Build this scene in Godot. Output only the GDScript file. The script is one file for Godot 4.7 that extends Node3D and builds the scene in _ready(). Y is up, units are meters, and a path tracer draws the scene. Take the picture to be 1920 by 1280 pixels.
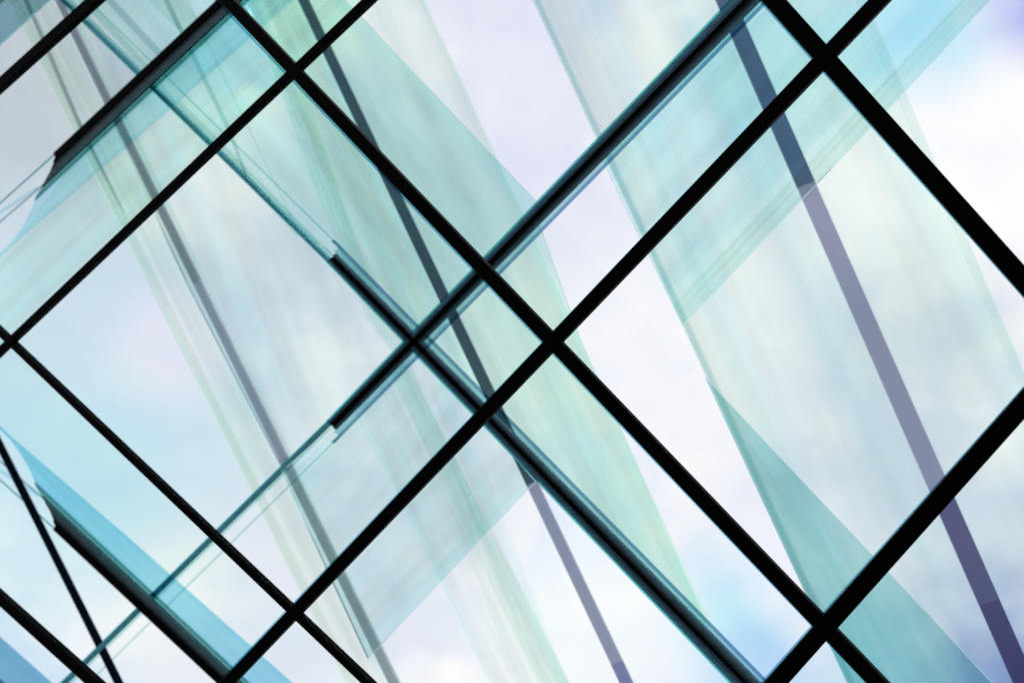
extends Node3D
# A steel lattice leans over the viewer; behind it stand glass fins with dark edge beams,
# violet-grey posts and tall pale glass blades, all seen from below against a bright cloudy sky.

var taken := {}
var materials := {}
var streaks: Array[ImageTexture] = []
var grain: NoiseTexture2D


func _ready() -> void:
	# camera
	var eye := Camera3D.new()
	eye.name = "camera"
	var optics := CameraAttributesPhysical.new()
	optics.frustum_focal_length = 33.0
	optics.frustum_focus_distance = 5.7
	optics.exposure_aperture = 0.8
	eye.attributes = optics
	eye.keep_aspect = Camera3D.KEEP_HEIGHT
	eye.fov = 40.0
	eye.near = 0.05
	eye.far = 2000.0
	eye.position = Vector3(0, 1.6, 0)
	eye.rotation_degrees = Vector3(45, 0, 0)
	add_child(eye)
	eye.fov = 40.0
	eye.current = true
	# sky, exposure
	var env := Environment.new()
	env.background_mode = Environment.BG_SKY
	env.sky = Sky.new()
	var dome := PanoramaSkyMaterial.new()
	dome.panorama = cloudy_sky()
	env.sky.sky_material = dome
	env.tonemap_mode = Environment.TONE_MAPPER_LINEAR
	env.tonemap_exposure = 1.0
	env.sdfgi_enabled = true
	env.ssao_enabled = true
	env.ssil_enabled = true
	var around := WorldEnvironment.new()
	around.name = "surroundings"
	around.environment = env
	add_child(around)
	# the sun, veiled by cloud, high to one side
	var sun := DirectionalLight3D.new()
	sun.name = "sun"
	sun.light_energy = 0.2
	sun.light_angular_distance = 12.0
	sun.light_color = Color(1.0, 0.97, 0.92)
	sun.shadow_enabled = true
	sun.rotation_degrees = Vector3(-66, 75, 0)
	add_child(sun)

	make_textures()
	# ground
	var ground := MeshInstance3D.new()
	ground.name = "ground"
	var sheet := PlaneMesh.new()
	sheet.size = Vector2(1600, 1600)
	ground.mesh = sheet
	var paving := StandardMaterial3D.new()
	paving.albedo_color = Color(0.36, 0.37, 0.38)
	paving.roughness = 0.9
	paving.albedo_texture = grain
	paving.uv1_triplanar = true
	paving.uv1_world_triplanar = true
	paving.uv1_scale = Vector3.ONE * 0.15
	ground.material_override = paving
	ground.set_meta("kind", "structure")
	ground.set_meta("label", "grey paved ground below the lattice")
	add_child(ground, true)

	var lattice_plane := wall_plane(Vector3(0.000, 5.843, -4.243), -24.0, 0.0)
	var fin_plane := wall_plane(Vector3(0.000, 6.762, -5.162), -24.0, 0.0)
	var panel_plane := wall_plane(Vector3(0.000, 7.186, -5.586), -22.0, 5.0)
	var post_plane := wall_plane(Vector3(0.000, 7.823, -6.223), -17.0, -8.0)
	var blade_plane := wall_plane(Vector3(0.000, 9.095, -7.495), -19.0, 8.0)
	var far_plane := wall_plane(Vector3(0.000, 10.792, -9.192), -20.0, -6.0)
	# the black steel lattice in front
	var v_lattice := thing("steel_lattice", "black painted steel lattice of crossing diagonal mullions in front of all the glass", "steel lattice", lattice_plane, Vector2(0.282, -2.142))
	part("mullion", bar_mesh(Vector2(-4.899, 6.917), Vector2(3.093, -0.874), 0.089, 0.060, 0.000, 0.006), steel(Color(0.025, 0.025, 0.03), 0.6), v_lattice)
	part("mullion", bar_mesh(Vector2(-4.898, -2.634), Vector2(3.100, 5.154), 0.087, 0.060, 0.003, 0.006), steel(Color(0.025, 0.025, 0.03), 0.6), v_lattice)
	part("mullion", bar_mesh(Vector2(0.286, 5.466), Vector2(3.563, 1.206), 0.099, 0.060, 0.000, 0.006), steel(Color(0.025, 0.025, 0.03), 0.6), v_lattice)
	part("mullion", bar_mesh(Vector2(0.303, -1.178), Vector2(3.561, 3.072), 0.098, 0.060, 0.003, 0.006), steel(Color(0.025, 0.025, 0.03), 0.6), v_lattice)
	part("mullion", bar_mesh(Vector2(-6.720, 0.934), Vector2(-0.472, 5.070), 0.061, 0.060, -0.004, 0.006), steel(Color(0.025, 0.025, 0.03), 0.6), v_lattice, "thin rising black mullion")
	part("mullion", bar_mesh(Vector2(-6.726, 3.352), Vector2(-0.478, -0.790), 0.061, 0.060, -0.008, 0.006), steel(Color(0.025, 0.025, 0.03), 0.6), v_lattice, "thin falling black mullion")
	part("mullion", bar_mesh(Vector2(-6.758, 3.415), Vector2(-2.599, 5.538), 0.098, 0.060, 0.003, 0.006), steel(Color(0.025, 0.025, 0.03), 0.6), v_lattice)
	part("mullion", bar_mesh(Vector2(-6.762, 0.868), Vector2(-2.601, -1.256), 0.101, 0.060, 0.000, 0.006), steel(Color(0.025, 0.025, 0.03), 0.6), v_lattice)
	part("colour_fringe", bar_mesh(Vector2(-3.778, 5.706), Vector2(2.419, -0.304), 0.012, 0.020, -0.060, 0.002), glass(Color(0.468, 0.730, 0.827), -1, 0.0), v_lattice)  # added strips for the cyan colour fringe along bar edges, no real seal
	part("colour_fringe", bar_mesh(Vector2(-3.773, -1.429), Vector2(2.429, 4.582), 0.007, 0.020, -0.060, 0.002), glass(Color(0.468, 0.730, 0.827), -1, 0.0), v_lattice)
	part("colour_fringe", bar_mesh(Vector2(0.667, 4.884), Vector2(2.966, 1.911), 0.010, 0.020, -0.060, 0.002), glass(Color(0.468, 0.730, 0.827), -1, 0.0), v_lattice)
	part("colour_fringe", bar_mesh(Vector2(0.681, -0.598), Vector2(2.966, 2.366), 0.010, 0.020, -0.060, 0.002), glass(Color(0.468, 0.730, 0.827), -1, 0.0), v_lattice)
	var v_fin_a := thing("glass_fin", "rising glass fin with dark slate edge beam, lower left to upper right", "glass fin", fin_plane, Vector2(-3.667, -2.400), "glass fins behind the lattice")
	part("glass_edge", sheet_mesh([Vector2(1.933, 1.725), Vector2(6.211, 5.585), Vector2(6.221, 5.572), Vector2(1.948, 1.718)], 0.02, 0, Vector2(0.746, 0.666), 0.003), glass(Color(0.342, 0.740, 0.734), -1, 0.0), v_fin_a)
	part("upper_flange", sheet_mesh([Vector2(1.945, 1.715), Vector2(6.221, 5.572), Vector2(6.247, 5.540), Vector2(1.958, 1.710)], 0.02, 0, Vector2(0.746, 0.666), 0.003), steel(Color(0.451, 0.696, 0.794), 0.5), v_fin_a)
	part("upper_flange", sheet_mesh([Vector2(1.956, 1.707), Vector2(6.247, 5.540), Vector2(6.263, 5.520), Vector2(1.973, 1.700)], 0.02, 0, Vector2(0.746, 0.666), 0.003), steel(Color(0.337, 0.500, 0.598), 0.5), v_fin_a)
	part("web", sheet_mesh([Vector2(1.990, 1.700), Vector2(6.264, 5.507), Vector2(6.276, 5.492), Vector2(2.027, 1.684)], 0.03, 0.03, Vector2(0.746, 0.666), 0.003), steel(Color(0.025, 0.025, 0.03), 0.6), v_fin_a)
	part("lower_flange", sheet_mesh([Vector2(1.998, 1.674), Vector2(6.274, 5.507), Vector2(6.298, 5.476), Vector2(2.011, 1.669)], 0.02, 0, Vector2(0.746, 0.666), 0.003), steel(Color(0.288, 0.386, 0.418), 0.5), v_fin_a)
	part("graded_strip", sheet_mesh([Vector2(2.004, 1.666), Vector2(6.298, 5.479), Vector2(6.311, 5.462), Vector2(2.017, 1.660)], 0.03, -0.006, Vector2(0.746, 0.666), 0.003), steel(Color(0.435, 0.581, 0.630), 0.5), v_fin_a)  # strip tones stepped to paint the shading across the beam profile
	part("graded_strip", sheet_mesh([Vector2(2.014, 1.657), Vector2(6.311, 5.462), Vector2(6.323, 5.447), Vector2(2.028, 1.652)], 0.03, -0.006, Vector2(0.746, 0.666), 0.003), steel(Color(0.547, 0.721, 0.800), 0.5), v_fin_a)
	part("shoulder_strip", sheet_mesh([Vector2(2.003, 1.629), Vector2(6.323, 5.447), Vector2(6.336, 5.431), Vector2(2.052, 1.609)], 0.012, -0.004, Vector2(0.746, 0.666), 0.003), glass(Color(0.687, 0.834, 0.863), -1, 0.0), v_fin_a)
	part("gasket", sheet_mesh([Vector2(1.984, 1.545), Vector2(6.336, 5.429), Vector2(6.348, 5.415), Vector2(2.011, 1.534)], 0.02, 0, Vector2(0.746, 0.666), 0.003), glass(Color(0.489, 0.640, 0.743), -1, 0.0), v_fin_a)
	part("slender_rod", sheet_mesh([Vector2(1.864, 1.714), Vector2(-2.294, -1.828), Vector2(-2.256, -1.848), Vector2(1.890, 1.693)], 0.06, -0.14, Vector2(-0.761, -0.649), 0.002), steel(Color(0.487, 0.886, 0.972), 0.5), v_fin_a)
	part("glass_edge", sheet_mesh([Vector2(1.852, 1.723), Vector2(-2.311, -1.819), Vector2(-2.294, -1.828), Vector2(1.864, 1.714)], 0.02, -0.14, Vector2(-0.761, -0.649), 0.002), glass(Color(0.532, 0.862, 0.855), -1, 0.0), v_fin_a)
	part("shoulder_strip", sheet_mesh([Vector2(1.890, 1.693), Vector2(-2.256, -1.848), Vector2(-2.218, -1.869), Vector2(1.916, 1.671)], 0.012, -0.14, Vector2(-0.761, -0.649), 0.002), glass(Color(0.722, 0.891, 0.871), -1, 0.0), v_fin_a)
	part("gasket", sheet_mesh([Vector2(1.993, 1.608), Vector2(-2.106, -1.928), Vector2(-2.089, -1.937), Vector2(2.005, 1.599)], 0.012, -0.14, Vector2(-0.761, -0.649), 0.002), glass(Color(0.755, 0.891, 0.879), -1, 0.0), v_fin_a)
	# glass of the rising fin
	part("glass_sheet", sheet_mesh([Vector2(4.382, 3.780), Vector2(6.530, 5.774), Vector2(7.866, 5.478), Vector2(5.000, 2.516)], 0.024, -0.05, Vector2(0.696, 0.718), 0.002), glass(Color(0.929, 0.996, 0.996), 0), v_fin_a, "pale cyan upper sheet")
	part("edge_strip", sheet_mesh([Vector2(4.988, 2.517), Vector2(7.876, 5.501), Vector2(7.731, 5.533), Vector2(4.916, 2.666)], 0.03, -0.1, Vector2(0.696, 0.718), 0.002), glass(Color(0.983, 0.998, 0.988), 1, 0.0), v_fin_a)
	part("glass_sheet", sheet_mesh([Vector2(2.811, 2.347), Vector2(3.848, 1.316), Vector2(2.318, -0.267), Vector2(1.424, 1.254)], 0.024, -0.05, Vector2(0.701, 0.713), 0.002), glass(Color(0.880, 0.946, 0.943), 1), v_fin_a, "blue grey lower sheet")
	part("glass_sheet", sheet_mesh([Vector2(2.831, 2.356), Vector2(4.374, 3.773), Vector2(4.984, 2.508), Vector2(3.862, 1.325)], 0.02, -0.05, Vector2(0.696, 0.718), 0.002), glass(Color(0.992, 0.996, 0.996), -1, 0.0), v_fin_a, "nearly clear middle sheet")
	var v_fin_b := thing("glass_fin", "falling teal glass fin with dark edge beam from upper left down to bottom centre", "glass fin", fin_plane, Vector2(1.799, -2.391), "glass fins behind the lattice")
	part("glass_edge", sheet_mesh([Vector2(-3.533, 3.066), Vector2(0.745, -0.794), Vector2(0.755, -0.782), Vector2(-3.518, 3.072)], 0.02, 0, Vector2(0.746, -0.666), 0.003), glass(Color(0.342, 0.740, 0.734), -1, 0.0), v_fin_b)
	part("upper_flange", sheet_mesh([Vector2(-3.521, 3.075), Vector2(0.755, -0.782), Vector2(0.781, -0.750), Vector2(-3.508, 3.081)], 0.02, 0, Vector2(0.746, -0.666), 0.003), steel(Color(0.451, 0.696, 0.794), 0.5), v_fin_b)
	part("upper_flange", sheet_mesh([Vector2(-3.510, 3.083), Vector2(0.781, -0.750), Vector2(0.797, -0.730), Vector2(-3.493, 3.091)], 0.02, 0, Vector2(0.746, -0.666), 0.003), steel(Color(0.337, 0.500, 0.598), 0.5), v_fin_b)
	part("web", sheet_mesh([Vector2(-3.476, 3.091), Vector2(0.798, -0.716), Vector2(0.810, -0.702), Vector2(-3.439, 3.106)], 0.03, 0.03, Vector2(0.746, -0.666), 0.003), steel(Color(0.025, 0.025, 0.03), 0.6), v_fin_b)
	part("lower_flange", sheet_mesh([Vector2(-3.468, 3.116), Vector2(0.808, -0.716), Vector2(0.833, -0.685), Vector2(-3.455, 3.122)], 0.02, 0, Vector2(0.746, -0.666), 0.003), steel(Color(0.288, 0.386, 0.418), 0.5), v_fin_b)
	part("graded_strip", sheet_mesh([Vector2(-3.462, 3.125), Vector2(0.832, -0.688), Vector2(0.846, -0.672), Vector2(-3.449, 3.131)], 0.03, -0.006, Vector2(0.746, -0.666), 0.003), steel(Color(0.435, 0.581, 0.630), 0.5), v_fin_b)  # same painted steps of shading as on the rising fin
	part("graded_strip", sheet_mesh([Vector2(-3.452, 3.133), Vector2(0.846, -0.672), Vector2(0.857, -0.657), Vector2(-3.438, 3.139)], 0.03, -0.006, Vector2(0.746, -0.666), 0.003), steel(Color(0.547, 0.721, 0.800), 0.5), v_fin_b)
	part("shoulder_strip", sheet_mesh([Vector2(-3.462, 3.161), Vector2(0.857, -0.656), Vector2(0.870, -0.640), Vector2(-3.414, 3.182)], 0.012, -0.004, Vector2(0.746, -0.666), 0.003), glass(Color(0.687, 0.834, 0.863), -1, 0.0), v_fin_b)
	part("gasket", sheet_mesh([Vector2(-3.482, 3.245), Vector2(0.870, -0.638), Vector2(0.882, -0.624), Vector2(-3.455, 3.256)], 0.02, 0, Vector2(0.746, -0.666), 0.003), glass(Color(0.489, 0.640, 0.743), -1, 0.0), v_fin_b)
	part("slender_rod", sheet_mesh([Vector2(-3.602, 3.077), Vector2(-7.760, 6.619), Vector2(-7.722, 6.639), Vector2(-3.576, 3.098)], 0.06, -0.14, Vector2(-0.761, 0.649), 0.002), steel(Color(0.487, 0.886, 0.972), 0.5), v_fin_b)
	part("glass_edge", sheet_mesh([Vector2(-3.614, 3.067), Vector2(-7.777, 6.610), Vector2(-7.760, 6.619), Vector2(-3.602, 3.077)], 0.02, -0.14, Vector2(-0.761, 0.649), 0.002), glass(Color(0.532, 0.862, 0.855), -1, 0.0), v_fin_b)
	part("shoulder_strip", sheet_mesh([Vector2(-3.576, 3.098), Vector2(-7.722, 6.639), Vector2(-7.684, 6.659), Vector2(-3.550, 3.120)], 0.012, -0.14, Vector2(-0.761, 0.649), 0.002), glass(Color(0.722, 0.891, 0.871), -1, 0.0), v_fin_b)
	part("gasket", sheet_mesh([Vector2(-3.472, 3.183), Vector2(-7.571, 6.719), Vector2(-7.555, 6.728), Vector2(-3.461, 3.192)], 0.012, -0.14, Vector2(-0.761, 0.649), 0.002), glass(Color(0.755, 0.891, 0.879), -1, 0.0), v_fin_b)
	# glass of the falling fin
	part("glass_sheet", sheet_mesh([Vector2(-6.828, 5.983), Vector2(-3.580, 5.480), Vector2(-3.405, 5.315), Vector2(-1.603, 3.458), Vector2(-2.683, 2.470), Vector2(-2.733, 2.444)], 0.024, -0.09, Vector2(0.691, -0.723), 0.002), glass(Color(0.833, 0.941, 0.925), 2), v_fin_b, "deep teal upper sheet")
	part("glass_sheet", sheet_mesh([Vector2(-2.647, 2.391), Vector2(-1.621, 3.347), Vector2(-1.260, 2.391), Vector2(-0.223, 0.225), Vector2(-0.281, 0.236)], 0.024, -0.09, Vector2(0.498, -0.867), 0.002), glass(Color(0.895, 0.970, 0.946), 3), v_fin_b, "pale green middle sheet")
	part("glass_sheet", sheet_mesh([Vector2(-0.308, 2.129), Vector2(1.154, -0.984), Vector2(2.408, -0.706)], 0.024, -0.09, Vector2(0.553, -0.833), 0.002), glass(Color(0.754, 0.897, 0.900), 0), v_fin_b, "teal wedge shaped sheet")
	part("streak_strip", sheet_mesh([Vector2(-0.191, 1.888), Vector2(0.901, -0.420), Vector2(1.225, -0.361), Vector2(0.082, 1.596)], 0.012, -0.06, Vector2(0.472, -0.882), 0.002), glass(Color(0.958, 0.983, 0.988), -1, 0.0), v_fin_b)
	part("glass_sheet", sheet_mesh([Vector2(-1.594, 3.449), Vector2(-0.312, 2.132), Vector2(0.759, -0.152), Vector2(0.058, -0.266), Vector2(-0.216, 0.233), Vector2(-1.251, 2.391), Vector2(-1.612, 3.338)], 0.024, -0.09, Vector2(0.640, -0.768), 0.002), glass(Color(0.992, 0.992, 0.996), -1, 0.0), v_fin_b, "nearly clear sheet")
	# streaky reflections in the upper part, put into thin tinted strips
	part("streak_strip", sheet_mesh([Vector2(-6.498, 6.027), Vector2(-6.383, 6.008), Vector2(-5.341, 5.032), Vector2(-5.420, 5.011)], 0.012, -0.06, Vector2(0.758, -0.652), 0.002), glass(Color(0.846, 0.891, 0.914), -1, 0.0), v_fin_b)
	part("streak_strip", sheet_mesh([Vector2(-6.822, 6.078), Vector2(-6.718, 6.062), Vector2(-5.713, 5.118), Vector2(-5.263, 4.633), Vector2(-5.795, 5.097)], 0.012, -0.06, Vector2(0.756, -0.655), 0.002), glass(Color(0.884, 0.933, 0.914), -1, 0.0), v_fin_b)
	part("streak_strip", sheet_mesh([Vector2(-5.486, 5.714), Vector2(-5.420, 5.704), Vector2(-4.620, 4.325), Vector2(-4.427, 3.866), Vector2(-4.457, 3.878), Vector2(-4.669, 4.320)], 0.012, -0.06, Vector2(0.529, -0.849), 0.002), glass(Color(0.820, 0.900, 0.897), -1, 0.0), v_fin_b)
	part("streak_strip", sheet_mesh([Vector2(-5.211, 5.672), Vector2(-5.179, 5.667), Vector2(-3.889, 3.394), Vector2(-3.906, 3.404)], 0.012, -0.06, Vector2(0.502, -0.865), 0.002), glass(Color(0.923, 0.958, 0.947), -1, 0.0), v_fin_b)
	part("streak_strip", sheet_mesh([Vector2(-5.761, 5.756), Vector2(-5.263, 5.680), Vector2(-4.849, 5.177), Vector2(-4.994, 5.088)], 0.012, -0.06, Vector2(0.844, -0.536), 0.002), glass(Color(0.897, 0.950, 0.922), -1, 0.0), v_fin_b)
	part("streak_strip", sheet_mesh([Vector2(-5.263, 4.633), Vector2(-5.224, 4.649), Vector2(-3.642, 3.243), Vector2(-3.664, 3.230)], 0.012, -0.06, Vector2(0.759, -0.651), 0.002), glass(Color(0.846, 0.933, 0.906), -1, 0.0), v_fin_b)
	part("streak_strip", sheet_mesh([Vector2(-4.633, 4.036), Vector2(-4.560, 4.049), Vector2(-3.867, 3.323), Vector2(-3.889, 3.296)], 0.012, -0.06, Vector2(0.732, -0.681), 0.002), glass(Color(0.923, 0.967, 0.938), -1, 0.0), v_fin_b)
	var v_fin_c := thing("glass_fin", "dark beamed glass fin with broad blue flange near the upper left corner", "glass fin", fin_plane, Vector2(-4.974, 1.872), "glass fins behind the lattice")
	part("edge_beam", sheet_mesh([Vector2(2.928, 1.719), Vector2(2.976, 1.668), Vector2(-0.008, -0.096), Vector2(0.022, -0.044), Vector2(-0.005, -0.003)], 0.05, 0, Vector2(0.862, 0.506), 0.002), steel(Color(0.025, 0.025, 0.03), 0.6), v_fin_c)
	part("graded_strip", sheet_mesh([Vector2(2.976, 1.668), Vector2(2.986, 1.658), Vector2(-0.025, -0.124), Vector2(-0.008, -0.096)], 0.03, 0, Vector2(0.862, 0.506), 0.002), steel(Color(0.145, 0.188, 0.209), 0.5), v_fin_c)  # strips graded from black to grey: the beam's soft shading put into colour
	part("graded_strip", sheet_mesh([Vector2(2.986, 1.658), Vector2(2.995, 1.648), Vector2(-0.042, -0.152), Vector2(-0.025, -0.124)], 0.03, 0, Vector2(0.862, 0.506), 0.002), steel(Color(0.230, 0.302, 0.330), 0.5), v_fin_c)
	part("graded_strip", sheet_mesh([Vector2(2.995, 1.648), Vector2(3.005, 1.638), Vector2(-0.059, -0.180), Vector2(-0.042, -0.152)], 0.03, 0, Vector2(0.862, 0.506), 0.002), steel(Color(0.316, 0.416, 0.444), 0.5), v_fin_c)
	part("graded_strip", sheet_mesh([Vector2(3.005, 1.638), Vector2(3.014, 1.628), Vector2(-0.088, -0.215), Vector2(-0.059, -0.181), Vector2(-0.059, -0.180)], 0.03, 0, Vector2(0.862, 0.506), 0.002), steel(Color(0.387, 0.516, 0.544), 0.5), v_fin_c)
	part("graded_strip", sheet_mesh([Vector2(3.014, 1.628), Vector2(3.024, 1.618), Vector2(-0.117, -0.251), Vector2(-0.088, -0.215)], 0.03, 0, Vector2(0.862, 0.506), 0.002), steel(Color(0.444, 0.587, 0.615), 0.5), v_fin_c)
	part("graded_strip", sheet_mesh([Vector2(3.024, 1.618), Vector2(3.032, 1.610), Vector2(-0.143, -0.281), Vector2(-0.134, -0.271), Vector2(-0.117, -0.251)], 0.03, 0, Vector2(0.862, 0.506), 0.002), steel(Color(0.330, 0.444, 0.487), 0.5), v_fin_c)
	part("graded_strip", sheet_mesh([Vector2(3.032, 1.610), Vector2(3.041, 1.600), Vector2(-0.178, -0.320), Vector2(-0.143, -0.281)], 0.03, 0, Vector2(0.862, 0.506), 0.002), steel(Color(0.459, 0.701, 0.730), 0.5), v_fin_c)
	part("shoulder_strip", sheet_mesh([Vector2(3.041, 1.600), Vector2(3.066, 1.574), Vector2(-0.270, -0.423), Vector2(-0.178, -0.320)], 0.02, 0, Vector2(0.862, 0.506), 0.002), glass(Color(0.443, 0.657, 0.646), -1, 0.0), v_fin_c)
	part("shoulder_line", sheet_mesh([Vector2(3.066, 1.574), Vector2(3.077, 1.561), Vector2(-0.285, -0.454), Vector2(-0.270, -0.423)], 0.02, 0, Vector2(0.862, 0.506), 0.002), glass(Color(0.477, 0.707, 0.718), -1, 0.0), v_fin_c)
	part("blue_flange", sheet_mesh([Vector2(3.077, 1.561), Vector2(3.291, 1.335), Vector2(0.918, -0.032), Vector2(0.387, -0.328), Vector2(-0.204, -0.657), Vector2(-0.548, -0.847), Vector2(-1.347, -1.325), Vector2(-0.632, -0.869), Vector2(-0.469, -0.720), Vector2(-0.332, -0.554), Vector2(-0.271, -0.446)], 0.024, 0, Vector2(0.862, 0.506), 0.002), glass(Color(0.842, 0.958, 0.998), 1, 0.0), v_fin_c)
	part("glass_edge", bar_mesh(Vector2(0.015, 0.004), Vector2(-1.711, -0.960), 0.017, 0.006, 0.000, 0.002), glass(Color(0.405, 0.632, 0.694), -1, 0.0), v_fin_c)
	part("glass_edge", bar_mesh(Vector2(-0.142, -0.287), Vector2(-1.729, -1.145), 0.019, 0.006, 0.000, 0.002), glass(Color(0.637, 0.707, 0.734), -1, 0.0), v_fin_c)
	part("clear_strip", bar_mesh(Vector2(-0.247, -0.328), Vector2(-1.828, -0.958), 0.038, 0.006, 0.000, 0.002), glass(Color(0.831, 0.925, 0.968), -1, 0.0), v_fin_c)
	part("glass_sheet", sheet_mesh([Vector2(-0.829, -0.946), Vector2(-2.087, -1.698), Vector2(-2.087, -2.916), Vector2(-0.829, -1.976), Vector2(2.929, 0.486), Vector2(4.199, 1.345), Vector2(3.114, 1.650), Vector2(0.474, 0.072), Vector2(0.112, -0.194), Vector2(-0.192, -0.487), Vector2(-0.596, -0.835)], 0.02, -0.03, Vector2(0.855, 0.519), 0.002), glass(Color(0.932, 0.992, 0.968), 2, 0.0), v_fin_c, "pale teal sheet below the beam")
	var v_fin_d := thing("glass_fin", "dark beamed glass fin with bright blue flange in the lower left corner", "glass fin", fin_plane, Vector2(-2.843, -3.078), "glass fins behind the lattice")
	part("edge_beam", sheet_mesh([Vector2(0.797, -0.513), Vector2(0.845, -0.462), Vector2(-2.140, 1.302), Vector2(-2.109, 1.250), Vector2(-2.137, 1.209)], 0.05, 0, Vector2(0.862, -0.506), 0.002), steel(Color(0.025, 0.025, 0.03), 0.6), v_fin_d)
	part("graded_strip", sheet_mesh([Vector2(0.845, -0.462), Vector2(0.855, -0.452), Vector2(-2.156, 1.330), Vector2(-2.140, 1.302)], 0.03, 0, Vector2(0.862, -0.506), 0.002), steel(Color(0.145, 0.188, 0.209), 0.5), v_fin_d)  # soft shading across this beam, painted in graded strips as well
	part("graded_strip", sheet_mesh([Vector2(0.855, -0.452), Vector2(0.864, -0.442), Vector2(-2.173, 1.358), Vector2(-2.156, 1.330)], 0.03, 0, Vector2(0.862, -0.506), 0.002), steel(Color(0.230, 0.302, 0.330), 0.5), v_fin_d)
	part("graded_strip", sheet_mesh([Vector2(0.864, -0.442), Vector2(0.874, -0.432), Vector2(-2.190, 1.386), Vector2(-2.173, 1.358)], 0.03, 0, Vector2(0.862, -0.506), 0.002), steel(Color(0.316, 0.416, 0.444), 0.5), v_fin_d)
	part("graded_strip", sheet_mesh([Vector2(0.874, -0.432), Vector2(0.883, -0.422), Vector2(-2.219, 1.422), Vector2(-2.190, 1.387), Vector2(-2.190, 1.386)], 0.03, 0, Vector2(0.862, -0.506), 0.002), steel(Color(0.387, 0.516, 0.544), 0.5), v_fin_d)
	part("graded_strip", sheet_mesh([Vector2(0.883, -0.422), Vector2(0.893, -0.412), Vector2(-2.249, 1.457), Vector2(-2.219, 1.422)], 0.03, 0, Vector2(0.862, -0.506), 0.002), steel(Color(0.444, 0.587, 0.615), 0.5), v_fin_d)
	part("graded_strip", sheet_mesh([Vector2(0.893, -0.412), Vector2(0.900, -0.404), Vector2(-2.274, 1.487), Vector2(-2.265, 1.478), Vector2(-2.249, 1.457)], 0.03, 0, Vector2(0.862, -0.506), 0.002), steel(Color(0.330, 0.444, 0.487), 0.5), v_fin_d)
	part("graded_strip", sheet_mesh([Vector2(0.900, -0.404), Vector2(0.910, -0.393), Vector2(-2.309, 1.526), Vector2(-2.274, 1.487)], 0.03, 0, Vector2(0.862, -0.506), 0.002), steel(Color(0.459, 0.701, 0.730), 0.5), v_fin_d)
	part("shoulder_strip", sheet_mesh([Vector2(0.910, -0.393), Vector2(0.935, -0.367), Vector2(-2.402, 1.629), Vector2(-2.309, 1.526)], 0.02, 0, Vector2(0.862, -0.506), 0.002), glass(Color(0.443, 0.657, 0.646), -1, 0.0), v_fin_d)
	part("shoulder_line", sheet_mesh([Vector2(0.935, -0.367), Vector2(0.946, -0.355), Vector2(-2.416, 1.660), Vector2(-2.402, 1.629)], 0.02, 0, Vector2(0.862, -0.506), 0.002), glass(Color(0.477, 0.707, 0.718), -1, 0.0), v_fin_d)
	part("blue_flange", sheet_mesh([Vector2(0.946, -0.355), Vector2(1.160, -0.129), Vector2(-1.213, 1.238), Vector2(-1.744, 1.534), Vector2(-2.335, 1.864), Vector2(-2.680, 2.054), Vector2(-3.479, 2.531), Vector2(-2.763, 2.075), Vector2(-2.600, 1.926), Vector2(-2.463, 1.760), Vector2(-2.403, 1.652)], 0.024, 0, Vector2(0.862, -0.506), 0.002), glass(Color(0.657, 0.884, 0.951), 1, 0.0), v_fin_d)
	part("glass_edge", bar_mesh(Vector2(-2.116, 1.202), Vector2(-3.842, 2.166), 0.017, 0.006, 0.000, 0.002), glass(Color(0.405, 0.632, 0.694), -1, 0.0), v_fin_d)
	part("glass_edge", bar_mesh(Vector2(-2.273, 1.493), Vector2(-3.860, 2.351), 0.019, 0.006, 0.000, 0.002), glass(Color(0.637, 0.707, 0.734), -1, 0.0), v_fin_d)
	part("clear_strip", bar_mesh(Vector2(-2.378, 1.534), Vector2(-3.959, 2.164), 0.038, 0.006, 0.000, 0.002), glass(Color(0.831, 0.925, 0.968), -1, 0.0), v_fin_d)
	part("glass_sheet", sheet_mesh([Vector2(-2.960, 2.152), Vector2(-4.219, 2.904), Vector2(-4.219, 4.122), Vector2(-2.960, 3.182), Vector2(0.798, 0.721), Vector2(2.068, -0.138), Vector2(0.982, -0.443), Vector2(-1.657, 1.134), Vector2(-2.019, 1.401), Vector2(-2.323, 1.693), Vector2(-2.727, 2.042)], 0.02, -0.03, Vector2(0.849, -0.528), 0.002), glass(Color(0.966, 0.992, 0.984), -1, 0.0), v_fin_d, "nearly clear sheet above the beam")
	# narrow blue fins at the two left corners
	var v_corner_a := thing("glass_fin", "small blue glass fin beyond the mullion at the top left corner", "glass fin", fin_plane, Vector2(-5.764, 3.071), "glass fins behind the lattice")
	part("blue_flange", sheet_mesh([Vector2(-1.341, -0.672), Vector2(0.708, 0.334), Vector2(1.205, 0.573), Vector2(0.467, 0.961), Vector2(-1.341, 0.290)], 0.024, 0, Vector2(0.904, 0.427), 0.002), glass(Color(0.622, 0.768, 0.817), 1), v_corner_a)
	part("edge_strip", sheet_mesh([Vector2(-1.265, -0.196), Vector2(0.144, 0.423), Vector2(0.529, 0.664), Vector2(-1.265, 0.955)], 0.03, 0.05, Vector2(0.904, 0.427), 0.002), glass(Color(0.637, 0.673, 0.666), -1, 0.0), v_corner_a)
	var v_corner_b := thing("glass_fin", "small blue glass fin beyond the mullion at the bottom left corner", "glass fin", fin_plane, Vector2(-5.764, -3.044), "glass fins behind the lattice")
	part("blue_flange", sheet_mesh([Vector2(-1.341, 0.645), Vector2(0.730, -0.358), Vector2(1.205, -0.600), Vector2(0.467, -0.989), Vector2(-1.341, -0.317)], 0.024, 0, Vector2(0.904, -0.427), 0.002), glass(Color(0.562, 0.755, 0.852), 1), v_corner_b)
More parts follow.
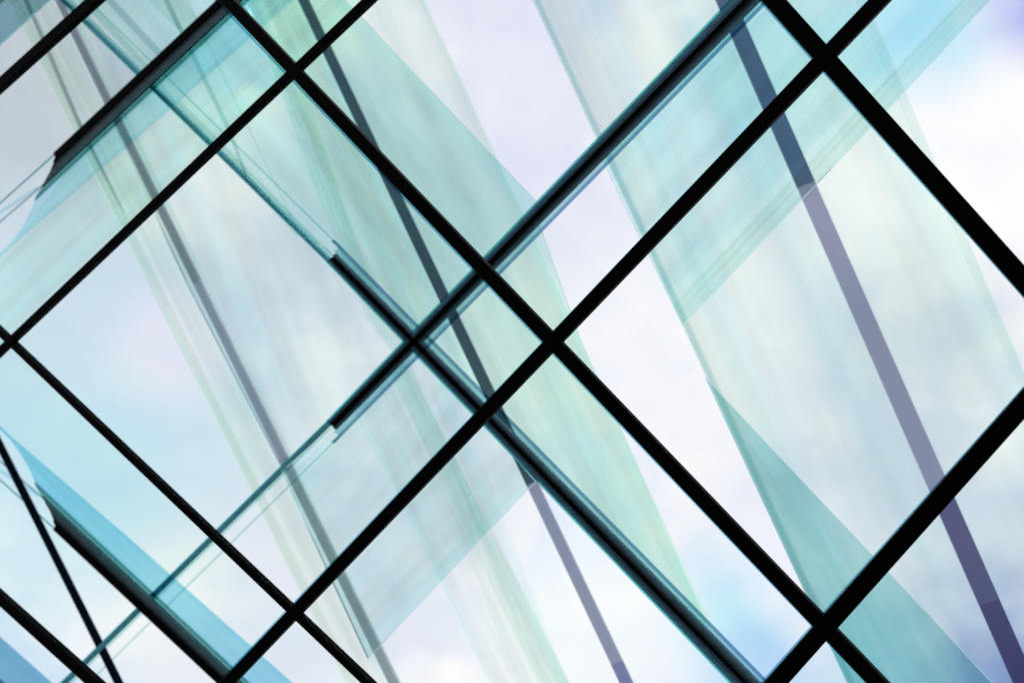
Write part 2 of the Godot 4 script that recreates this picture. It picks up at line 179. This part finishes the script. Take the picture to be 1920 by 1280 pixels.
	part("edge_strip", sheet_mesh([Vector2(-1.265, 0.168), Vector2(0.144, -0.450), Vector2(0.529, -0.692), Vector2(-1.265, -0.982)], 0.03, 0.05, Vector2(0.904, -0.427), 0.002), glass(Color(0.511, 0.632, 0.646), -1, 0.0), v_corner_b)
	# the pale panel left of the middle
	var v_panel := thing("glass_screen", "large pale grey blue glass screen left of the two crossing fins", "glass screen", panel_plane, Vector2(-2.198, -1.056))
	part("glass_sheet", sheet_mesh([Vector2(-2.523, 4.591), Vector2(-2.410, 4.514), Vector2(1.226, 1.075), Vector2(-0.190, -0.162), Vector2(-1.185, 1.603), Vector2(-2.684, 4.561)], 0.02, 0, Vector2(0.363, -0.932), 0.002), glass(Color(0.923, 0.954, 0.951), 2), v_panel)
	# violet grey posts
	var v_post_a := thing("slanting_post", "slate to violet slanting post running through the crossing fins", "post", post_plane, Vector2(1.158, -2.965), "slanting posts behind the glass fins")
	part("darkened_shaft", bar_mesh(Vector2(-4.478, 8.168), Vector2(-0.912, 1.663), 0.105, 0.050, 0.000, 0.004), glass(Color(0.485, 0.553, 0.619), -1, 0.0, 0.5), v_post_a)  # same shaft, colour darkened as dimmed by the fin glass in front
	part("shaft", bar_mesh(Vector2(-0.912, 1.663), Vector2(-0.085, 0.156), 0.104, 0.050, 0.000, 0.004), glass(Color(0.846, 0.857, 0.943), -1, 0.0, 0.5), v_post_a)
	part("darkened_shaft", bar_mesh(Vector2(-0.085, 0.156), Vector2(0.501, -0.914), 0.105, 0.050, 0.000, 0.004), glass(Color(0.743, 0.755, 0.927), -1, 0.0, 0.5), v_post_a)  # foot of the same shaft, darkened in colour
	var v_post_b := thing("slanting_post", "widest violet grey slanting post at the right", "post", post_plane, Vector2(4.237, -2.650), "slanting posts behind the glass fins")
	part("darkened_shaft", bar_mesh(Vector2(-2.827, 7.133), Vector2(-1.602, 4.041), 0.156, 0.050, 0.000, 0.004), glass(Color(0.552, 0.626, 0.761), -1, 0.0, 0.5), v_post_b)  # dimming by the fin glass, put into the shaft colour
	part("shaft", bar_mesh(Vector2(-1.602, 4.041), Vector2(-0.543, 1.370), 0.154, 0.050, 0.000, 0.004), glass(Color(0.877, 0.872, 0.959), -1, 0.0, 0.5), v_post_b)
	part("darkened_shaft", bar_mesh(Vector2(-0.543, 1.370), Vector2(-0.230, 0.580), 0.156, 0.050, 0.000, 0.004), glass(Color(0.622, 0.613, 0.777), -1, 0.0, 0.5), v_post_b)  # gradual darkening towards the foot, painted on the shaft in steps
	part("darkened_shaft", bar_mesh(Vector2(-0.230, 0.580), Vector2(0.334, -0.843), 0.154, 0.050, 0.000, 0.004), glass(Color(0.552, 0.532, 0.712), -1, 0.0, 0.5), v_post_b)
	var v_post_c := thing("slanting_post", "slim pale grey slanting post left of the middle", "post", post_plane, Vector2(-1.004, -3.186), "slanting posts behind the glass fins")
	part("darkened_shaft", bar_mesh(Vector2(-5.846, 8.928), Vector2(-2.515, 3.841), 0.089, 0.050, 0.000, 0.004), glass(Color(0.826, 0.847, 0.884), -1, 0.0, 0.5), v_post_c)  # shaft tone stepped darker for the glass seen before it, no separate sleeve
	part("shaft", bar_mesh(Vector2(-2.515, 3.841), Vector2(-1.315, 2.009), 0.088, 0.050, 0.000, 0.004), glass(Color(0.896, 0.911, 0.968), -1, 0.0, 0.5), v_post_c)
	part("darkened_shaft", bar_mesh(Vector2(-1.315, 2.009), Vector2(0.630, -0.962), 0.089, 0.050, 0.000, 0.004), glass(Color(0.861, 0.906, 0.917), -1, 0.0, 0.5), v_post_c)
	var v_post_d := thing("slanting_post", "thin near black slanting post at the lower left", "post", post_plane, Vector2(-4.026, -3.496), "slanting posts behind the glass fins")
	part("shaft", bar_mesh(Vector2(-2.010, 2.541), Vector2(0.818, -1.034), 0.071, 0.050, 0.000, 0.004), glass(Color(0.050, 0.098, 0.144), -1, 0.0, 0.5), v_post_d)
	# tall pale glass blades
	var v_blade_a := thing("glass_screen", "narrow cream green glass screen at the left beside the slim post", "glass screen", blade_plane, Vector2(-2.444, -4.401), "tall glass screens against the sky")
	part("glass_sheet", sheet_mesh([Vector2(-4.793, 9.963), Vector2(0.498, -1.036), Vector2(1.249, -0.922), Vector2(-3.775, 9.825)], 0.024, 0, Vector2(0.434, -0.901), 0.002), glass(Color(0.983, 0.998, 0.964), 3), v_blade_a)
	part("edge_strip", sheet_mesh([Vector2(-4.740, 9.942), Vector2(0.525, -1.001), Vector2(0.659, -0.981), Vector2(-4.550, 9.917)], 0.03, 0.05, Vector2(0.434, -0.901), 0.002), glass(Color(0.958, 0.975, 0.952), -1, 0.0), v_blade_a)
	part("inner_strip", sheet_mesh([Vector2(-4.403, 9.925), Vector2(0.784, -1.023), Vector2(0.876, -1.008), Vector2(-4.317, 9.912)], 0.03, -0.05, Vector2(0.434, -0.901), 0.002), glass(Color(0.966, 0.975, 0.968), -1, 0.0), v_blade_a)
	part("inner_strip", sheet_mesh([Vector2(-4.170, 9.026), Vector2(-4.109, 9.019), Vector2(-3.339, 7.124), Vector2(-2.850, 6.082), Vector2(-3.400, 7.128)], 0.02, -0.1, Vector2(0.433, -0.901), 0.002), glass(Color(0.679, 0.724, 0.734), -1, 0.0), v_blade_a)
	var v_blade_b := thing("glass_screen", "broad streaked green glass screen behind the middle of the lattice", "glass screen", blade_plane, Vector2(2.162, -3.138), "tall glass screens against the sky")
	part("glass_sheet", sheet_mesh([Vector2(-5.825, 8.307), Vector2(-3.449, 7.968), Vector2(0.000, 0.000), Vector2(0.189, -0.430), Vector2(-3.390, 3.087)], 0.024, 0, Vector2(0.394, -0.919), 0.002), glass(Color(0.962, 0.992, 0.960), 2), v_blade_b)
	part("inner_strip", sheet_mesh([Vector2(-5.631, 8.225), Vector2(-1.760, -2.488), Vector2(-1.180, -2.391), Vector2(-4.860, 8.120)], 0.02, -0.06, Vector2(0.365, -0.931), 0.002), glass(Color(0.998, 0.998, 0.996), 3, 0.0), v_blade_b)
	part("streak_strip", sheet_mesh([Vector2(-5.035, 6.568), Vector2(-4.622, 6.347), Vector2(-4.122, 4.660), Vector2(-3.725, 3.398), Vector2(-3.486, 2.828), Vector2(-3.935, 3.400), Vector2(-4.226, 4.227), Vector2(-4.466, 4.800)], 0.012, 0.05, Vector2(0.319, -0.948), 0.002), glass(Color(0.922, 0.983, 0.954), 3, 0.0), v_blade_b)  # streak of reflection held in the tint of a thin strip
	part("edge_strip", sheet_mesh([Vector2(-3.449, 7.867), Vector2(0.329, -0.894), Vector2(0.398, -0.884), Vector2(-3.371, 7.857)], 0.03, 0.05, Vector2(0.396, -0.918), 0.002), glass(Color(0.983, 0.998, 0.984), -1, 0.0), v_blade_b)
	var v_blade_c := thing("glass_screen", "short pale glass screen below the crossing of the fins", "glass screen", blade_plane, Vector2(0.072, -4.085), "tall glass screens against the sky")
	part("glass_sheet", sheet_mesh([Vector2(-2.107, 3.329), Vector2(-1.408, 3.954), Vector2(0.470, 0.110), Vector2(0.961, -0.900), Vector2(-0.029, -1.058), Vector2(-0.524, -0.015)], 0.024, 0.1, Vector2(0.428, -0.904), 0.002), glass(Color(0.992, 0.998, 0.988), 1), v_blade_c)
	part("edge_strip", sheet_mesh([Vector2(-1.562, 3.792), Vector2(-1.379, 3.964), Vector2(0.488, 0.143), Vector2(0.976, -0.861), Vector2(0.537, -0.931), Vector2(0.120, 0.097)], 0.03, 0.16, Vector2(0.366, -0.931), 0.002), glass(Color(0.958, 0.987, 0.968), 0, 0.0), v_blade_c)
	var v_blade_d := thing("glass_screen", "widest pale blue glass screen on the right with teal edge", "glass screen", far_plane, Vector2(4.387, -4.063), "tall glass screens against the sky")
	part("glass_sheet", sheet_mesh([Vector2(-4.885, 10.325), Vector2(0.415, -0.876), Vector2(3.423, -0.440), Vector2(-0.217, 9.580)], 0.03, 0, Vector2(0.391, -0.920), 0.002), glass(Color(0.949, 0.983, 0.968), 0), v_blade_d)
	part("edge_strip", sheet_mesh([Vector2(-4.861, 10.287), Vector2(0.413, -0.858), Vector2(0.494, -0.846), Vector2(-4.762, 10.271)], 0.04, 0.06, Vector2(0.428, -0.904), 0.002), glass(Color(0.796, 0.897, 0.900), -1, 0.0), v_blade_d)
	part("inner_strip", sheet_mesh([Vector2(-4.810, 10.345), Vector2(0.498, -0.882), Vector2(0.882, -0.826), Vector2(-4.198, 10.247)], 0.03, -0.06, Vector2(0.428, -0.904), 0.002), glass(Color(0.969, 0.979, 0.975), -1, 0.0), v_blade_d)
	part("far_edge_strip", sheet_mesh([Vector2(-0.346, 9.568), Vector2(3.312, -0.438), Vector2(3.407, -0.424), Vector2(-0.216, 9.546)], 0.04, 0.06, Vector2(0.341, -0.940), 0.002), glass(Color(0.958, 0.975, 0.968), -1, 0.0), v_blade_d)


# ---- sky -------------------------------------------------------------------------------------

func cloudy_sky() -> ImageTexture:
	var w := 2048
	var h := 1024
	# thinner and thicker places of the cloud cover, and one vignetted corner: direction, half width in degrees, colour, strength
	var places := [
		[Vector3(-0.418, 0.639, -0.646), 16.47, Color(0.552, 0.761, 0.855), 0.75],
		[Vector3(-0.450, 0.731, -0.512), 9.68, Color(0.617, 0.701, 0.791), 0.6],
		[Vector3(-0.337, 0.666, -0.666), 3.58, Color(0.807, 0.791, 0.922), 0.7],
		[Vector3(-0.436, 0.496, -0.751), 8.41, Color(0.552, 0.807, 0.888), 0.6],
		[Vector3(-0.325, 0.452, -0.831), 5.20, Color(0.939, 0.956, 0.939), 0.7],
		[Vector3(-0.436, 0.808, -0.397), 10.63, Color(0.491, 0.552, 0.591), 0.75],  # top left corner dimmed by lens vignette, put into the sky colour
		[Vector3(-0.212, 0.458, -0.863), 6.49, Color(0.839, 0.823, 0.939), 0.7],
		[Vector3(0.022, 0.863, -0.505), 10.63, Color(0.761, 0.784, 0.922), 0.9],
		[Vector3(0.163, 0.673, -0.721), 10.63, Color(0.973, 0.973, 1.000), 0.85],
		[Vector3(0.425, 0.750, -0.507), 10.63, Color(1.000, 1.000, 1.000), 0.9],
		[Vector3(0.387, 0.828, -0.406), 4.23, Color(0.402, 0.761, 0.956), 0.7],
		[Vector3(0.465, 0.804, -0.370), 3.42, Color(0.287, 0.314, 0.855), 0.85],
		[Vector3(0.233, 0.857, -0.460), 5.52, Color(0.515, 0.776, 0.839), 0.6],
		[Vector3(0.351, 0.662, -0.662), 5.52, Color(0.672, 0.761, 0.847), 0.6],
		[Vector3(0.418, 0.650, -0.635), 5.52, Color(0.527, 0.631, 0.745), 0.65],
		[Vector3(0.357, 0.548, -0.756), 6.49, Color(0.631, 0.716, 0.823), 0.6],
		[Vector3(0.465, 0.370, -0.804), 5.68, Color(0.150, 0.254, 0.604), 0.92],
		[Vector3(0.216, 0.466, -0.858), 4.39, Color(0.352, 0.791, 0.956), 0.7],
		[Vector3(0.237, 0.419, -0.877), 2.93, Color(0.376, 0.631, 0.939), 0.6],
		[Vector3(0.277, 0.512, -0.813), 4.23, Color(0.939, 0.939, 1.000), 0.8],
		[Vector3(-0.199, 0.774, -0.602), 7.77, Color(0.687, 0.745, 0.807), 0.6],
		[Vector3(0.076, 0.481, -0.874), 8.41, Color(0.922, 0.965, 0.991), 0.9],
		[Vector3(-0.176, 0.542, -0.822), 8.41, Color(0.730, 0.807, 0.871), 0.5],
		[Vector3(0.343, 0.406, -0.847), 4.23, Color(0.456, 0.761, 0.888), 0.5],
	]
	var n := FastNoiseLite.new()
	n.seed = 11
	n.frequency = 1.9
	n.fractal_octaves = 5
	n.fractal_gain = 0.52
	var m := FastNoiseLite.new()
	m.seed = 29
	m.frequency = 1.1
	m.fractal_octaves = 4
	var veil := Color(0.80, 0.83, 0.93)
	var white := Color(0.95, 0.955, 0.975)
	var grey := Color(0.62, 0.70, 0.78)
	var blue := Color(0.42, 0.66, 0.92)
	var earth := Color(0.22, 0.22, 0.23)
	var im := Image.create(w, h, false, Image.FORMAT_RGBF)
	for j in h:
		var th := (j + 0.5) / h * PI
		for i in w:
			if th > PI / 2 + 0.02:
				im.set_pixel(i, j, earth)
				continue
			var ph := (i + 0.5) / w * TAU
			var d := Vector3(sin(th) * sin(ph), cos(th), -sin(th) * cos(ph))
			var a := n.get_noise_3d(d.x * 2.2, d.y * 3.4, d.z * 2.2)
			var b := m.get_noise_3d(d.x * 2.0 + a * 0.35, d.y * 2.6, d.z * 2.0)
			var c := veil.lerp(white, smoothstep(-0.15, 0.4, a))
			c = c.lerp(grey, 0.35 * smoothstep(0.02, 0.42, -a))
			c = c.lerp(blue, 0.4 * smoothstep(0.18, 0.42, b))
			for p in places:
				var cosine: float = d.dot(p[0])
				if cosine < 0.8:
					continue
				var off: float = rad_to_deg(acos(minf(cosine, 1.0))) / p[1]
				off += a * 0.55
				if off < 1.6:
					c = c.lerp(p[2], p[3] * (1.0 - smoothstep(0.15, 1.25, off)))
			# thin mottling, rosy where the veil is thick, cyan where it thins
			var f := n.get_noise_3d(d.x * 5.0 + b, d.y * 8.0, d.z * 5.0 - b) + 0.4 * a
			c.r = minf(c.r * (1.0 + 0.07 * f), 1.0)
			c.g = minf(c.g * (1.0 + 0.05 * f), 1.0)
			im.set_pixel(i, j, c)
	return ImageTexture.create_from_image(im)


# ---- materials -------------------------------------------------------------------------------

func make_textures() -> void:
	# long soft streaks of reflection painted into the glass tint, running with the length of each sheet
	for k in 4:
		var n := FastNoiseLite.new()
		n.seed = 40 + k
		n.frequency = 0.011
		n.fractal_octaves = 4
		n.fractal_gain = 0.55
		var hue := FastNoiseLite.new()
		hue.seed = 70 + k
		hue.frequency = 0.007
		hue.fractal_octaves = 3
		var cloudy := FastNoiseLite.new()
		cloudy.seed = 90 + k
		cloudy.frequency = 0.008
		cloudy.fractal_octaves = 4
		var im := Image.create(512, 512, false, Image.FORMAT_RGB8)
		for j in 512:
			for i in 512:
				var lean := j + (i - 256) * 0.04 * sin(k + j * 0.013)
				var s := n.get_noise_2d(i * 0.07, lean * 1.0)
				var t := hue.get_noise_2d(i * 0.09 + 900, lean * 0.9)
				var q := cloudy.get_noise_2d(i, j)
				var v := clampf(0.985 + 0.055 * s + 0.03 * q, 0.0, 1.0)
				var g := clampf(0.09 * t, -0.035, 0.035)
				im.set_pixel(i, j, Color(clampf(v - maxf(g, 0.0), 0, 1), clampf(v + 0.004, 0, 1), clampf(v + 0.004 + minf(g, 0.0) * 0.3, 0, 1)))
		streaks.append(ImageTexture.create_from_image(im))
	grain = NoiseTexture2D.new()
	grain.width = 256
	grain.height = 256
	grain.seamless = true
	var gn := FastNoiseLite.new()
	gn.seed = 5
	gn.frequency = 0.04
	gn.fractal_octaves = 4
	grain.noise = gn
	var ramp := Gradient.new()
	ramp.set_color(0, Color(0.78, 0.78, 0.78))
	ramp.set_color(1, Color(1, 1, 1))
	grain.color_ramp = ramp


func steel(color: Color, rough := 0.5) -> StandardMaterial3D:
	var key := "steel %s %s" % [color, rough]
	if not materials.has(key):
		var m := StandardMaterial3D.new()
		m.resource_name = "painted steel"
		m.albedo_color = color
		m.roughness = rough
		m.metallic_specular = 0.15 if rough > 0.55 else 0.35
		m.albedo_texture = grain
		m.uv1_triplanar = true
		m.uv1_scale = Vector3(0.7, 3.0, 3.0)
		materials[key] = m
	return materials[key]


# clear body-tinted glass; streaked < 0 leaves it even
func glass(color: Color, streaked := -1, ior := 0.006, solid := 0.0) -> StandardMaterial3D:
	var key := "glass %s %d %s %s" % [color, streaked, ior, solid]
	if not materials.has(key):
		var m := StandardMaterial3D.new()
		m.resource_name = "tinted glass"
		m.transparency = BaseMaterial3D.TRANSPARENCY_ALPHA
		m.refraction_enabled = true
		m.refraction_scale = ior
		m.albedo_color = Color(color.r, color.g, color.b, solid)
		m.roughness = 0.0
		m.metallic_specular = 0.5
		if streaked >= 0:
			m.albedo_texture = streaks[streaked % streaks.size()]
			m.texture_repeat = false
		materials[key] = m
	return materials[key]


# ---- building --------------------------------------------------------------------------------

# a leaning plane that members are set out on: x and y in metres along it, z towards the viewer's side
func wall_plane(origin: Vector3, turn: float, tip: float) -> Transform3D:
	var b := Basis(Vector3.RIGHT, deg_to_rad(45.0)) * Basis(Vector3.UP, deg_to_rad(turn)) * Basis(Vector3.RIGHT, deg_to_rad(tip))
	return Transform3D(b, origin)


func numbered(called: String) -> String:
	var k: int = taken.get(called, 0)
	taken[called] = k + 1
	return called if k == 0 else "%s_%03d" % [called, k]


func thing(called: String, label: String, category: String, plane: Transform3D, at: Vector2, group := "") -> Node3D:
	var o := Node3D.new()
	o.name = numbered(called)
	o.transform = plane.translated_local(Vector3(at.x, at.y, 0))
	o.set_meta("label", label)
	o.set_meta("category", category)
	if group:
		o.set_meta("group", group)
	add_child(o, true)
	return o


func part(called: String, mesh: Mesh, m: Material, parent: Node3D, label := "") -> MeshInstance3D:
	var o := MeshInstance3D.new()
	o.name = called
	var k := 1
	while parent.has_node(NodePath(String(o.name))):
		o.name = "%s_%03d" % [called, k]
		k += 1
	o.mesh = mesh
	o.material_override = m
	if label:
		o.set_meta("label", label)
	parent.add_child(o, true)
	return o


func area(ps: Array) -> float:
	var s := 0.0
	for i in ps.size():
		s += (ps[i] as Vector2).cross(ps[(i + 1) % ps.size()])
	return s / 2.0


# one loop of points to the next; loops run counter-clockwise seen from +z
func skin(st: SurfaceTool, low: PackedVector3Array, high: PackedVector3Array, uvs: PackedVector2Array) -> void:
	var c := low.size()
	for i in c:
		var j := (i + 1) % c
		for k in [[low, i], [high, i], [high, j], [low, i], [high, j], [low, j]]:
			st.set_uv(uvs[k[1]])
			st.add_vertex(k[0][k[1]])


# a sheet cut to an outline (metres on the plane), with small ground arrises; grain runs along «way»
func sheet_mesh(outline: Array, thick: float, lift: float, way := Vector2.RIGHT, arris := 0.002) -> ArrayMesh:
	var ps: Array = outline.duplicate()
	if area(ps) < 0:
		ps.reverse()
	var c := ps.size()
	way = way.normalized()
	var across := Vector2(-way.y, way.x)
	var lo := Vector2(INF, INF)
	var hi := -lo
	for p in ps:
		var q := Vector2(p.dot(way), p.dot(across))
		lo = lo.min(q)
		hi = hi.max(q)
	var uvs := PackedVector2Array()
	var inner := PackedVector2Array()
	for i in c:
		var p: Vector2 = ps[i]
		var q := Vector2(p.dot(way), p.dot(across))
		uvs.append((q - lo) / (hi - lo).max(Vector2(0.001, 0.001)) * 0.98 + Vector2(0.01, 0.01))
		var before: Vector2 = (p - ps[(i + c - 1) % c]).normalized()
		var after: Vector2 = (ps[(i + 1) % c] - p).normalized()
		var inward := (Vector2(-before.y, before.x) + Vector2(-after.y, after.x)).normalized()
		inner.append(p + inward * arris)
	var rings: Array[PackedVector3Array] = [PackedVector3Array(), PackedVector3Array(), PackedVector3Array(), PackedVector3Array()]
	for i in c:
		rings[0].append(Vector3(inner[i].x, inner[i].y, lift - thick / 2))
		rings[1].append(Vector3(ps[i].x, ps[i].y, lift - thick / 2 + arris))
		rings[2].append(Vector3(ps[i].x, ps[i].y, lift + thick / 2 - arris))
		rings[3].append(Vector3(inner[i].x, inner[i].y, lift + thick / 2))
	var st := SurfaceTool.new()
	st.begin(Mesh.PRIMITIVE_TRIANGLES)
	st.set_smooth_group(-1)
	for k in 3:
		skin(st, rings[k], rings[k + 1], uvs)
	var tri := Geometry2D.triangulate_polygon(PackedVector2Array(ps))
	for k in range(0, tri.size(), 3):
		var t := [tri[k], tri[k + 1], tri[k + 2]]
		if area([ps[t[0]], ps[t[1]], ps[t[2]]]) < 0:
			t.reverse()
		for x in [t[0], t[2], t[1]]:   # clockwise seen from +z
			st.set_uv(uvs[x])
			st.add_vertex(rings[3][x])
		for x in t:
			st.set_uv(uvs[x])
			st.add_vertex(rings[0][x])
	st.generate_normals()
	return st.commit()


# a straight member from a to b with a chamfered rectangular section
func bar_mesh(a: Vector2, b: Vector2, wide: float, deep: float, lift: float, chamfer := 0.006) -> ArrayMesh:
	var way := (b - a).normalized()
	var side := Vector2(-way.y, way.x)
	var sect: Array[Vector2] = []
	var hw := wide / 2
	var hd := deep / 2
	chamfer = minf(chamfer, minf(hw, hd) * 0.45)
	for q in [[1, 1], [-1, 1], [-1, -1], [1, -1]]:
		var x: float = q[0] * hw
		var z: float = q[1] * hd
		var sx: float = q[0] * chamfer
		var sz: float = q[1] * chamfer
		var flip: bool = q[0] * q[1] > 0
		sect.append(Vector2(x, z - sz) if flip else Vector2(x - sx, z))
		sect.append(Vector2(x - sx, z) if flip else Vector2(x, z - sz))
	var one := PackedVector3Array()
	var two := PackedVector3Array()
	var uvs := PackedVector2Array()
	for q in sect:
		one.append(Vector3(a.x + side.x * q.x, a.y + side.y * q.x, q.y + lift))
		two.append(Vector3(b.x + side.x * q.x, b.y + side.y * q.x, q.y + lift))
		uvs.append(Vector2(q.x / wide + 0.5, 0.5))
	var st := SurfaceTool.new()
	st.begin(Mesh.PRIMITIVE_TRIANGLES)
	st.set_smooth_group(-1)
	skin(st, two, one, uvs)
	for k in range(1, sect.size() - 1):
		for x in [0, k, k + 1]:
			st.set_uv(uvs[x])
			st.add_vertex(one[x])
		for x in [0, k + 1, k]:
			st.set_uv(uvs[x])
			st.add_vertex(two[x])
	st.generate_normals()
	return st.commit()
